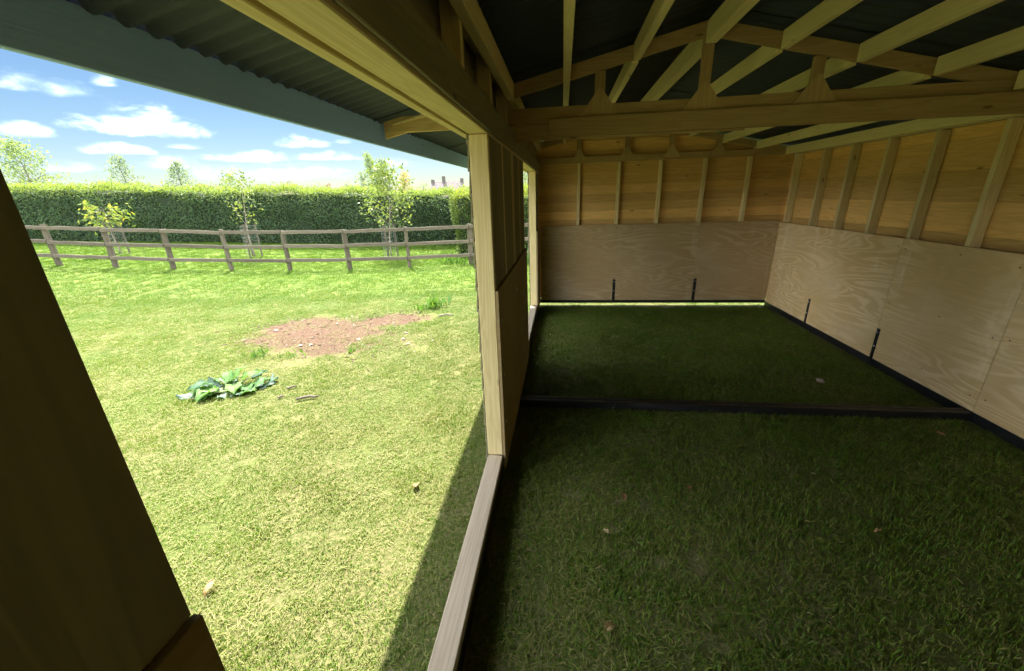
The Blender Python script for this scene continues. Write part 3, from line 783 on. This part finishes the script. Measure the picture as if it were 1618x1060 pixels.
def guard(b_, label, h=.95, r=.20):
    root = empty('tree_guard', b_, label, 'tree guard', 'wire guards round the saplings')
    for k in range(3):
        a = k * 2.09 + .5; x, y = r * math.cos(a), r * math.sin(a)
        rough_bar('stake', b_ + Vector((x, y, -.03)), b_ + Vector((x, y, h + .05)), .035, .035, 'fence_x', root, 77 + k, 3)
    vs, fs = [], []
    for i in range(9):
        z = .03 + (h - .03) * i / 8
        pts = [Vector(((r + .02) * math.cos(q), (r + .02) * math.sin(q), z)) for q in np.linspace(0, 2 * math.pi, 17)]
        tube_rings(vs, fs, pts, [.0022] * 17, 3)
    for k in range(16):
        q = 2 * math.pi * k / 16; x, y = (r + .02) * math.cos(q), (r + .02) * math.sin(q)
        tube_rings(vs, fs, [Vector((x, y, 0.0)), Vector((x, y, h))], [.0022] * 2, 3)
    mesh_obj('wire_mesh', mesh_from('wire_mesh', vs, fs), 'wire', root, b_)
guard(b1, 'wire mesh guard on stakes round the sapling with drooping leaves')
guard(b2, 'wire mesh guard on stakes round the sparse forked sapling')
guard(b3, 'wire mesh guard on stakes round the fullest sapling')
# trees beyond the hedge
for i, (px, top, hw, v, style, leafm, nb, nl, leaf, lab) in enumerate((
    (22, 226, 40, 22, 'round', 'far_leaf', 60, 1500, .14, 'light green leafy tree rising highest above the left of the hedge'.replace(' the left of', '')),
    (190, 249, 44, 27, 'tier', 'far_blue', 64, 850, .14, 'feathery tiered young tree with a bent tip behind the hedge'),
    (287, 257, 40, 27, 'tier', 'far_blue', 60, 1000, .14, 'denser tiered young tree behind the hedge, two along from the leafy tree'),
    (368, 276, 32, 27, 'tier', 'far_leaf', 46, 600, .13, 'thin low tiered tree behind the hedge above the forked sapling'),
    (462, 290, 13, 30, 'round', 'far_red', 26, 300, .12, 'small brownish bush top showing over the hedge by the bare twigs'),
    (518, 291, 11, 30, 'tier', 'far_red', 30, 300, .12, 'small reddish pointed tree top over the hedge'),
    (549, 291, 9, 30, 'round', 'far_blue', 24, 260, .12, 'small round blue-green tree top over the hedge'),
    (584, 246, 16, 30, 'column', 'far_leaf', 60, 1300, .13, 'taller of two slender pale birches behind the hedge'),
    (609, 255, 17, 30, 'column', 'far_blue', 60, 1300, .13, 'shorter of two slender pale birches behind the hedge'),
    (578, 275, 16, 28, 'round', 'far_blue', 40, 700, .13, 'bushy blue-green tree at the foot of the slender birches'),
    (641, 274, 15, 30, 'round', 'far_gold', 44, 800, .13, 'golden yellow small tree behind the hedge'),
    (668, 291, 13, 34, 'round', 'far_blue', 30, 320, .13, 'low dark shrub beside the distant house roof'),
    (420, 295, 9, 30, 'round', 'far_red', 20, 150, .12, 'faint low brown bush top over the hedge'),
    (826, 262, 14, 30, 'round', 'far_leaf', 40, 600, .13, 'green tree top seen through the far opening'))):
    p_ = at(px, top + 18, v); b_ = Vector((p_[0], p_[1], gz(p_[0], p_[1]))); ht = at(px, top, v)[2] - b_.z
    tree('tree', b_, ht, hw * pxm(v), ht * (.25 if style != 'tier' else .3), lab, style, leafm, 300 + i, nb=nb, nl=nl, leaf=leaf, group='trees beyond the hedge', lean=(.05, 0) if i == 1 else (0, 0))
# distant house
hv = 95.0; pa, pb = at(682, 289, hv), at(732, 286, hv)
hc = (pa + pb) / 2; hw_ = np.linalg.norm((pb - pa)[:2]) / 2; zr = max(pa[2], pb[2])
house = empty('house', (hc[0], hc[1], 0), 'distant house with grey tiled roof and chimneys beyond the hedge', 'house')
yaw = math.atan2((pb - pa)[1], (pb - pa)[0])
def hpt(a, b_, z): return (hc[0] + a * math.cos(yaw) - b_ * math.sin(yaw), hc[1] + a * math.sin(yaw) + b_ * math.cos(yaw), z)
def hbox(name, a0, a1, b0, b1, z0, z1, mat, parent):
    o = box(name, (0, 0, 0), (a1 - a0, b1 - b0, z1 - z0), mat, parent, .01)
    c = Vector(hpt((a0 + a1) / 2, (b0 + b1) / 2, (z0 + z1) / 2)); o.location = c - WORLD[parent]; WORLD[o] = c; o.rotation_euler = (0, 0, yaw); return o
ze = zr - 2.6; wl_ = hbox('wall', -hw_ + .15, hw_ - .15, -3.1, 3.1, 0, ze, 'render_wall', house)
rv = []
for a in (-hw_, hw_):
    for (b_, z) in ((-3.4, ze), (0, zr), (3.4, ze), (3.4, ze - .12), (0, zr - .14), (-3.4, ze - .12)): rv.append(tuple(Vector(hpt(a, b_, z)) - WORLD[house]))
rf = mesh_obj('roof', mesh_from('roof', rv, [tuple(range(6)), tuple(range(6, 12))[::-1]] + [(i, 6 + i, 6 + (i + 1) % 6, (i + 1) % 6) for i in range(6)]), 'roof_tile', house, WORLD[house])
for a, h_ in ((-hw_ * .22, 1.15), (hw_ - .3, .6), (-hw_ + .3, .5)):
    hbox('chimney', a - .35, a + .35, -.3, .3, zr - .7, zr + h_, 'roof_tile', house)
for a in (-hw_ * .5, hw_ * .4):
    w = hbox('window', a - .6, a + .6, -3.16, -3.12, 1.0, 2.2, 'window_glass', house)

# ------------------------------------------------------------------ big-leaved plant thrown on the lawn
def big_leaf_mesh(seed, L, W):
    r = random.Random(seed); vs, fs, tone = [], [], []
    nu, nv = 9, 6
    ph = r.uniform(0, 6)
    for i in range(nu + 1):
        t = i / nu
        prof = math.sin(math.pi * min(1, (t * .93 + .05))) ** .6 * (1.05 - .35 * t)
        for j in range(-nv, nv + 1):
            s = j / nv
            frill = 1 + .16 * math.sin(t * 23 + ph + (1 if s > 0 else 2))
            w = W * .5 * prof * frill
            back = -.14 * L * (abs(s) ** 1.5) * (1 - t)
            z = .05 * L * math.sin(t * 7 + ph) * abs(s) + .07 * L * math.sin(s * 9 + t * 13 + ph) * abs(s) + .10 * L * abs(s) - .22 * L * t * t + .12 * L * math.sin(t * 3)
            vs.append((t * L + back, s * w, z)); tone.append(min(1, max(0, .5 + .4 * math.sin(ph * 3) + (.25 if abs(j) == 0 else 0))))
    m_ = 2 * nv + 1
    for i in range(nu):
        for j in range(2 * nv): fs.append((i * m_ + j, (i + 1) * m_ + j, (i + 1) * m_ + j + 1, i * m_ + j + 1))
    me = mesh_from('leaf', vs, fs, True)
    a = me.attributes.new('leaf_tone', 'FLOAT', 'POINT'); a.data.foreach_set('value', tone)
    return me
pc = on_ground(362, 617); pc = Vector((pc[0], pc[1], 0))
plant = empty('uprooted_plant', pc, 'uprooted plant with large wavy green leaves lying on the lawn', 'plant')
rl = random.Random(8)
#   dx along the picture, depth, height, heading degrees, length, pitch, flip
LV = [(-.34, -.10, .03, 200, .26, .05, 1), (-.26, .02, .03, 215, .30, -.05, 0), (-.22, -.02, .10, 235, .30, .25, 0), (-.12, -.06, .06, 262, .34, .1, 0), (-.02, .05, .10, 120, .26, .5, 0),
      (.02, .08, .10, 70, .28, .6, 0), (.10, .0, .06, 300, .30, .15, 0), (.16, .08, .10, 40, .28, .35, 0), (.22, .04, .03, 350, .32, .0, 1), (.30, .10, .03, 15, .34, .0, 1),
      (.16, -.06, .03, 320, .24, .0, 1), (-.05, .14, .05, 150, .26, .25, 0), (.06, -.08, .03, 275, .22, .05, 1), (.24, .14, .06, 60, .25, .3, 0), (-.15, .1, .05, 170, .24, .2, 0)]
LV += [(rl.uniform(-.4, .42), rl.uniform(-.1, .12), .02, rl.uniform(0, 360), rl.uniform(.16, .30), rl.uniform(0, .5), rl.random() < .3) for _ in range(20)]
for i, (a, b_, z, hd, L, pt, fl) in enumerate(LV):
    p = pc + Vector((RT[0], RT[1], 0)) * a * .72 + Vector((FW[0], FW[1], 0)) * b_ * 1.1 + Vector((0, 0, z * .8))
    o = mesh_obj('leaf', big_leaf_mesh(60 + i, L * .62, L * .52), 'big_leaf', plant, p)
    o.rotation_euler = (math.pi * .92 if fl else rl.uniform(-.35, .35), -pt, R(hd) + math.atan2(RT[1], RT[0]))
for i in range(5):
    vs, fs = [], []; a = R(30 + i * 65)
    d = Vector((math.cos(a), math.sin(a), .25)); q = pc + Vector((rl.uniform(-.12, .12), rl.uniform(-.08, .08), .02))
    tube_rings(vs, fs, [Vector((0, 0, 0)), d * .12, d * .22 + Vector((0, 0, .02))], [.012, .010, .006], 7)
    mesh_obj('stalk', mesh_from('stalk', vs, fs, True), 'stalk', plant, q)

# ------------------------------------------------------------------ weeds, sticks, stones and fallen leaves
def weed(px, py, h, n, w, label, seed, mat='weed_leaf', group=None, kind=None, up=1.4, name='weed', cat='weed', leafw=.3):
    rng = np.random.default_rng(seed); b_ = on_ground(px, py); v = uv_of(b_[0], b_[1])[1]
    if v > 6: b_ = at(px, py, v); b_[2] = gz(b_[0], b_[1])
    b_ = Vector((b_[0], b_[1], gz(b_[0], b_[1])))
    P = rng.normal(0, w * .35, (n, 3)); P[:, 2] = 0.0
    D = np.stack([rng.normal(0, .6, n), rng.normal(0, .6, n), np.full(n, up)], 1)
    L = rng.uniform(.5, 1.1, n) * h
    me = leaves_mesh(name, P, D, L, L * leafw, np.clip(rng.normal(.5, .25, n), 0, 1), rng)
    tag(mesh_obj(name, me, mat, None, b_), label, cat, group, kind)
weed(690, 487, .22, 26, .26, 'leafy green weed at the edge of the bare soil patch', 31)
weed(668, 489, .12, 16, .2, 'low weed clump next to the taller leafy weed', 32)
weed(553, 556, .07, 14, .10, 'single tiny green seedling in the bare red soil', 33, up=.8, leafw=.6)
weed(410, 562, .09, 26, .24, 'dark green weed tuft between leaf pile and bare soil', 34)
weed(465, 563, .08, 20, .2, 'pale weed tuft at the front edge of the bare soil', 35)
weed(712, 417, .38, 60, .5, 'clump of long grass at the foot of the fence', 36, leafw=.08, name='long_grass', cat='grass', kind='stuff')
weed(730, 420, .30, 40, .4, 'clump of long grass beside the fence post', 37, leafw=.08, name='long_grass', cat='grass', kind='stuff')
weed(838, 414, .5, 70, .6, 'leafy green shrub behind the fence seen through the far opening', 38, name='shrub', cat='shrub')
weed(836, 398, .5, 30, .3, 'purple flowers behind the fence seen through the far opening', 39, 'petal', name='flowers', cat='flowers', leafw=.4)
def stick(px, py, L, yaw_, r, label, seed, mat='bark', bend=.1):
    rr = random.Random(seed); b_ = on_ground(px, py)
    vs, fs = [], []
    pts = [Vector((L * (t - .5), bend * L * math.sin(t * 3.1) + rr.uniform(-.01, .01), r + .012 + rr.uniform(0, .006))) for t in (0, .2, .4, .6, .8, 1)]
    tube_rings(vs, fs, pts, [r * k for k in (.7, 1, .9, 1, .8, .4)], 7)
    o = mesh_obj('stick', mesh_from('stick', vs, fs, True), mat, None, (b_[0], b_[1], 0)); o.rotation_euler = (0, 0, yaw_)
    tag(o, label, 'stick')
stick(487, 632, .20, .35, .013, 'short dark stick lying on the lawn beside the leaf pile', 1)
stick(462, 615, .09, .6, .010, 'small dark twig between the leaf pile and the short stick', 2)
stick(705, 501, .24, .2, .012, 'pale curved stick lying near the leafy weed', 3, 'pale_bark', .3)
stick(445, 630, .06, .5, .010, 'tiny dark wood scrap by the large leaves', 4)
rs = random.Random(5)
def clod(px, py, s, label, seed, mat='stone', group=None, name='stone'):
    r = random.Random(seed); bm = bmesh.new(); bmesh.ops.create_icosphere(bm, subdivisions=2, radius=1.0)
    for v in bm.verts: v.co *= r.uniform(.75, 1.15)
    bmesh.ops.scale(bm, vec=(s, s * r.uniform(.6, .9), s * .5), verts=bm.verts)
    me = bpy.data.meshes.new(name); bm.to_mesh(me); bm.free()
    b_ = on_ground(px, py); o = mesh_obj(name, me, mat, None, (b_[0], b_[1], s * .35)); o.rotation_euler = (0, 0, r.uniform(0, 6)); tag(o, label, name, group)
clod(1296, 604, .045, 'pale stone lying on the shaded grass inside the shelter', 1)
for i in range(14):
    clod(rs.uniform(430, 650), rs.uniform(500, 550), rs.uniform(.016, .035), 'small clod lying on the bare red soil patch', 50 + i, group='clods on the bare soil')
def fallen(px, py, s, label, seed):
    rng = np.random.default_rng(seed); b_ = on_ground(px, py)
    me = big_leaf_mesh(seed, s, s * .7); o = mesh_obj('fallen_leaf', me, 'fallen_leaf', None, (b_[0], b_[1], .035)); o.rotation_euler = (rng.uniform(-.3, .3), rng.uniform(-.1, .3), rng.uniform(0, 6))
    tag(o, label, 'leaf')
fallen(958, 1004, .060, 'largest curled tan leaf on the grass inside the shelter', 1)
fallen(1086, 774, .045, 'pale fallen leaf on shaded grass in the middle of the shelter', 2)
fallen(984, 788, .05, 'brown leaf on shaded grass beside the pale fallen leaf', 3)
fallen(1478, 690, .05, 'pale fallen leaf near the end of the black cross bar', 4)
fallen(1390, 846, .035, 'small yellow leaf standing in the dark grass', 5)
fallen(960, 850, .04, 'whitish leaf scrap on grass near the sill', 6)
fallen(340, 927, .06, 'pale dry leaf on the sunlit lawn', 7)
fallen(658, 776, .07, 'pinkish dry leaf on sunlit lawn beside the roof shadow', 8)

# ------------------------------------------------------------------ lawn: blade patches spread by geometry nodes
def blade_patch(name, size, n, hmin, hmax, wid, seed, straw=.3, flat=.35, spread=.2):
    rng = np.random.default_rng(seed)
    P = np.zeros((n, 3)); P[:, :2] = (rng.random((n, 2)) - .5) * size * 1.15
    az_ = rng.random(n) * 2 * np.pi
    isS = rng.random(n) < straw
    L = rng.uniform(hmin, hmax, n) * np.where(rng.random(n) < .06, 1.5, 1)
    tilt = np.where(isS | (rng.random(n) < flat), rng.uniform(1.0, 1.5, n), np.abs(rng.normal(.35, .3, n)))
    P[:, 2] = np.where(isS, rng.uniform(0.0, .016, n), -.004)
    d = np.stack([np.cos(az_), np.sin(az_), np.zeros(n)], 1); s = np.stack([-np.sin(az_), np.cos(az_), np.zeros(n)], 1)
    zz = np.array([0, 0, 1.0])
    d1 = d * np.sin(tilt)[:, None] + zz * np.cos(tilt)[:, None]
    t2 = np.minimum(tilt + rng.uniform(.1, .6, n), 1.62)
    d2 = d * np.sin(t2)[:, None] + zz * np.cos(t2)[:, None]
    W = (rng.uniform(.7, 1.3, n) * wid * np.where(isS, .8, 1))[:, None]; L = L[:, None]
    tw = rng.normal(0, .35, (n, 1))
    s = s + zz * tw
    m1 = P + d1 * L * .55; tip = m1 + d2 * L * .45
    V = np.stack([P - s * W * .5, P + s * W * .5, m1 + s * W * .42, m1 - s * W * .42, tip], 1).reshape(-1, 3)
    i = np.arange(n) * 5
    F = np.concatenate([np.stack([i, i + 1, i + 2], 1), np.stack([i, i + 2, i + 3], 1), np.stack([i + 3, i + 2, i + 4], 1)])
    me = bpy.data.meshes.new(name); me.from_pydata(V.tolist(), [], F.tolist())
    tone = np.where(isS, rng.uniform(.62, 1.0, n), np.clip(rng.normal(.26, spread, n), 0, .62))
    a = me.attributes.new('leaf_tone', 'FLOAT', 'POINT'); a.data.foreach_set('value', np.repeat(tone, 5).astype(np.float32))
    me.materials.append(MATS['grass_blade'])
    return bpy.data.objects.new(name, me)
def lawn(name, label, pts, protos):
    """pts: x, y, z, turn, scale, which"""
    pc_ = bpy.data.collections.new(name + '_patches')
    for o in protos: pc_.objects.link(o)
    me = bpy.data.meshes.new(name); me.from_pydata([p[:3] for p in pts], [], [])
    for nm, k, ty in (('turn', 3, 'FLOAT'), ('size', 4, 'FLOAT'), ('which', 5, 'INT')):
        a = me.attributes.new(nm, ty, 'POINT'); a.data.foreach_set('value', [p[k] for p in pts])
    o = mesh_obj(name, me, None); tag(o, label, 'grass', kind='stuff')
    ng = bpy.data.node_groups.new(name, 'GeometryNodeTree')
    ng.interface.new_socket('Geometry', in_out='INPUT', socket_type='NodeSocketGeometry'); ng.interface.new_socket('Geometry', in_out='OUTPUT', socket_type='NodeSocketGeometry')
    N, Lk = ng.nodes, ng.links
    gi, go = N.new('NodeGroupInput'), N.new('NodeGroupOutput'); ip = N.new('GeometryNodeInstanceOnPoints'); ci = N.new('GeometryNodeCollectionInfo')
    ci.inputs['Collection'].default_value = pc_; ci.inputs['Separate Children'].default_value = True; ci.inputs['Reset Children'].default_value = True
    def attr(nm, ty):
        n_ = N.new('GeometryNodeInputNamedAttribute'); n_.data_type = ty; n_.inputs['Name'].default_value = nm
        return [q for q in n_.outputs if q.enabled][0]
    cx_ = N.new('ShaderNodeCombineXYZ'); Lk.new(attr('turn', 'FLOAT'), cx_.inputs[2]); er = N.new('FunctionNodeEulerToRotation'); Lk.new(cx_.outputs[0], er.inputs[0])
    cs = N.new('ShaderNodeCombineXYZ'); sc_ = attr('size', 'FLOAT')
    cs.inputs[0].default_value = 1; cs.inputs[1].default_value = 1; Lk.new(sc_, cs.inputs[2])
    Lk.new(gi.outputs[0], ip.inputs['Points']); Lk.new(ci.outputs[0], ip.inputs['Instance']); ip.inputs['Pick Instance'].default_value = True
    Lk.new(attr('which', 'INT'), ip.inputs['Instance Index']); Lk.new(er.outputs[0], ip.inputs['Rotation']); Lk.new(cs.outputs[0], ip.inputs['Scale'])
    Lk.new(ip.outputs[0], go.inputs[0])
    md = o.modifiers.new('lawn', 'NODES'); md.node_group = ng
    return o
SZ = .2
near_p = [blade_patch('near_patch', SZ, 640, .015, .042, .0042, 900 + k, .22) for k in range(8)]
clump_p = [blade_patch('clump_patch', SZ * 1.1, 120, .03, .06, .0045, 930 + k, .12, .3) for k in range(4)]
straw_p = [blade_patch('straw_patch', SZ * 1.1, 90, .03, .07, .0036, 940 + k, .95, .8) for k in range(3)]
out_p = [blade_patch('lawn_patch', SZ, 950, .012, .030, .0033, 960 + k, .22, .35, .13) for k in range(8)]
bare_p = [blade_patch('thin_patch', SZ, 80, .014, .038, .0042, 950 + k, .6, .5) for k in range(4)]
far_p = [blade_patch('far_patch', SZ * 2, 900, .018, .045, .0055, 980 + k, .14) for k in range(6)]
rg = random.Random(17)
pin, pout, pfar = [], [], []
x = -9.0
nz = lambda x, y: .22 * math.sin(x * 3.1 + y * 1.3) + .2 * math.sin(y * 4.3 - x * 1.1) + .15 * math.sin(x * 7 + y * 6)
for iy in range(int(8.6 / SZ)):
    y = -.3 + iy * SZ
    for ix in range(int(14 / SZ)):
        x = -10.6 + ix * SZ
        u, v = uv_of(x, y)
        px_, py_ = x + rg.uniform(-.04, .04), y + rg.uniform(-.04, .04)
        if XI + .05 < x < XR - .03 and -.3 < y < YF - .05:
            if v < .35: continue
            hn = .5 + nz(x * 1.7 + 3, y * 1.7)
            pin.append((px_, py_, 0, rg.uniform(0, 6.3), (.8 + .5 * max(0, hn)) * rg.uniform(.8, 1.2), rg.randrange(8)))
            if rg.random() < .30: pin.append((px_, py_, 0, rg.uniform(0, 6.3), rg.uniform(.6, 1.1), 8 + rg.randrange(4)))
            if rg.random() < .5: pin.append((px_ + .07, py_, .006, rg.uniform(0, 6.3), .6, 12 + rg.randrange(3)))
        elif x < XO - .08 and v < 7.8 and v > .3 and u > -1.3 * v - .6:
            sa = soil_amount(x, y) + nz(x, y) * .8
            if sa > .28:
                if rg.random() < .6: pout.append((px_, py_, gz(x, y), rg.uniform(0, 6.3), 1.0, 8 + rg.randrange(4)))
                continue
            if sa > .0:
                pout.append((px_, py_, gz(x, y), rg.uniform(0, 6.3), .8, 8 + rg.randrange(4)))
                if rg.random() < .5: continue
            hn = .5 + nz(x * 1.5, y * 1.5)
            pout.append((px_, py_, gz(x, y), rg.uniform(0, 6.3), (.65 + .6 * max(0, hn)) * rg.uniform(.8, 1.2), rg.randrange(8)))
            if rg.random() < .07 + .3 * max(0, hn - .55): pout.append((px_, py_, gz(x, y), rg.uniform(0, 6.3), rg.uniform(.4, .75), 12 + rg.randrange(4)))
            if rg.random() < .08 + .1 * max(0, .45 - hn): pout.append((px_, py_, gz(x, y) + .004, rg.uniform(0, 6.3), .5, 16 + rg.randrange(3)))
v = 7.6
while v < HEDGE_V + .2:
    u = -24.0
    while u < 3.5:
        x, y = xy_of(u + rg.uniform(-.06, .06), v + rg.uniform(-.06, .06))
        if u > -1.35 * v - 1 and not (x > XO - .15 and y < YF + .2):
            pfar.append((x, y, gz(x, y), rg.uniform(0, 6.3), rg.uniform(.8, 1.3) * (1.35 if v > FENCE_V else 1), rg.randrange(6)))
        u += SZ * 2
    v += SZ * 2
# sunlit strip beyond the far gable, seen through the gap under it
for iy in range(3):
    for ix in range(10):
        pfar.append((XI + .2 + ix * .36, YF + .32 + iy * .38, 0, rg.uniform(0, 6.3), 1.0, rg.randrange(6)))
rngd = np.random.default_rng(44); P = []
while len(P) < 2600:
    x, y = rngd.uniform(-5.2, -1.6), rngd.uniform(3.6, 6.6)
    if soil_amount(x, y) > rngd.uniform(-.5, .15): P.append((x, y, rngd.uniform(.004, .014)))
P = np.array(P); n = len(P); D = rngd.normal(0, 1, (n, 3)); D[:, 2] *= .15
L = np.where(rngd.random(n) < .06, rngd.uniform(.05, .09, n), rngd.uniform(.012, .035, n))
tag(mesh_obj('soil_debris', leaves_mesh('soil_debris', P, D, L, L * .3, rngd.beta(1.6, 3.0, n), rngd, .1), 'dry_chip'), 'dry straw and bark chips littered over the bare soil', 'debris', kind='stuff')
for k, o in enumerate(near_p): o.name = 'patch_a%02d' % k
for k, o in enumerate(out_p): o.name = 'patch_a%02dx' % k
for k, o in enumerate(bare_p): o.name = 'patch_b%02d' % k
for k, o in enumerate(clump_p): o.name = 'patch_c%02d' % k
for k, o in enumerate(straw_p): o.name = 'patch_d%02d' % k
lawn('shaded_grass', 'short green grass with straw on the shaded floor of the shelter', pin, [o.copy() for o in near_p + clump_p + straw_p])
lawn('lawn_grass', 'short yellow-green grass on the sunlit lawn near the shelter', pout, out_p + bare_p + clump_p + straw_p)
lawn('far_grass', 'green mown grass further off towards the fence and hedge', pfar, far_p)
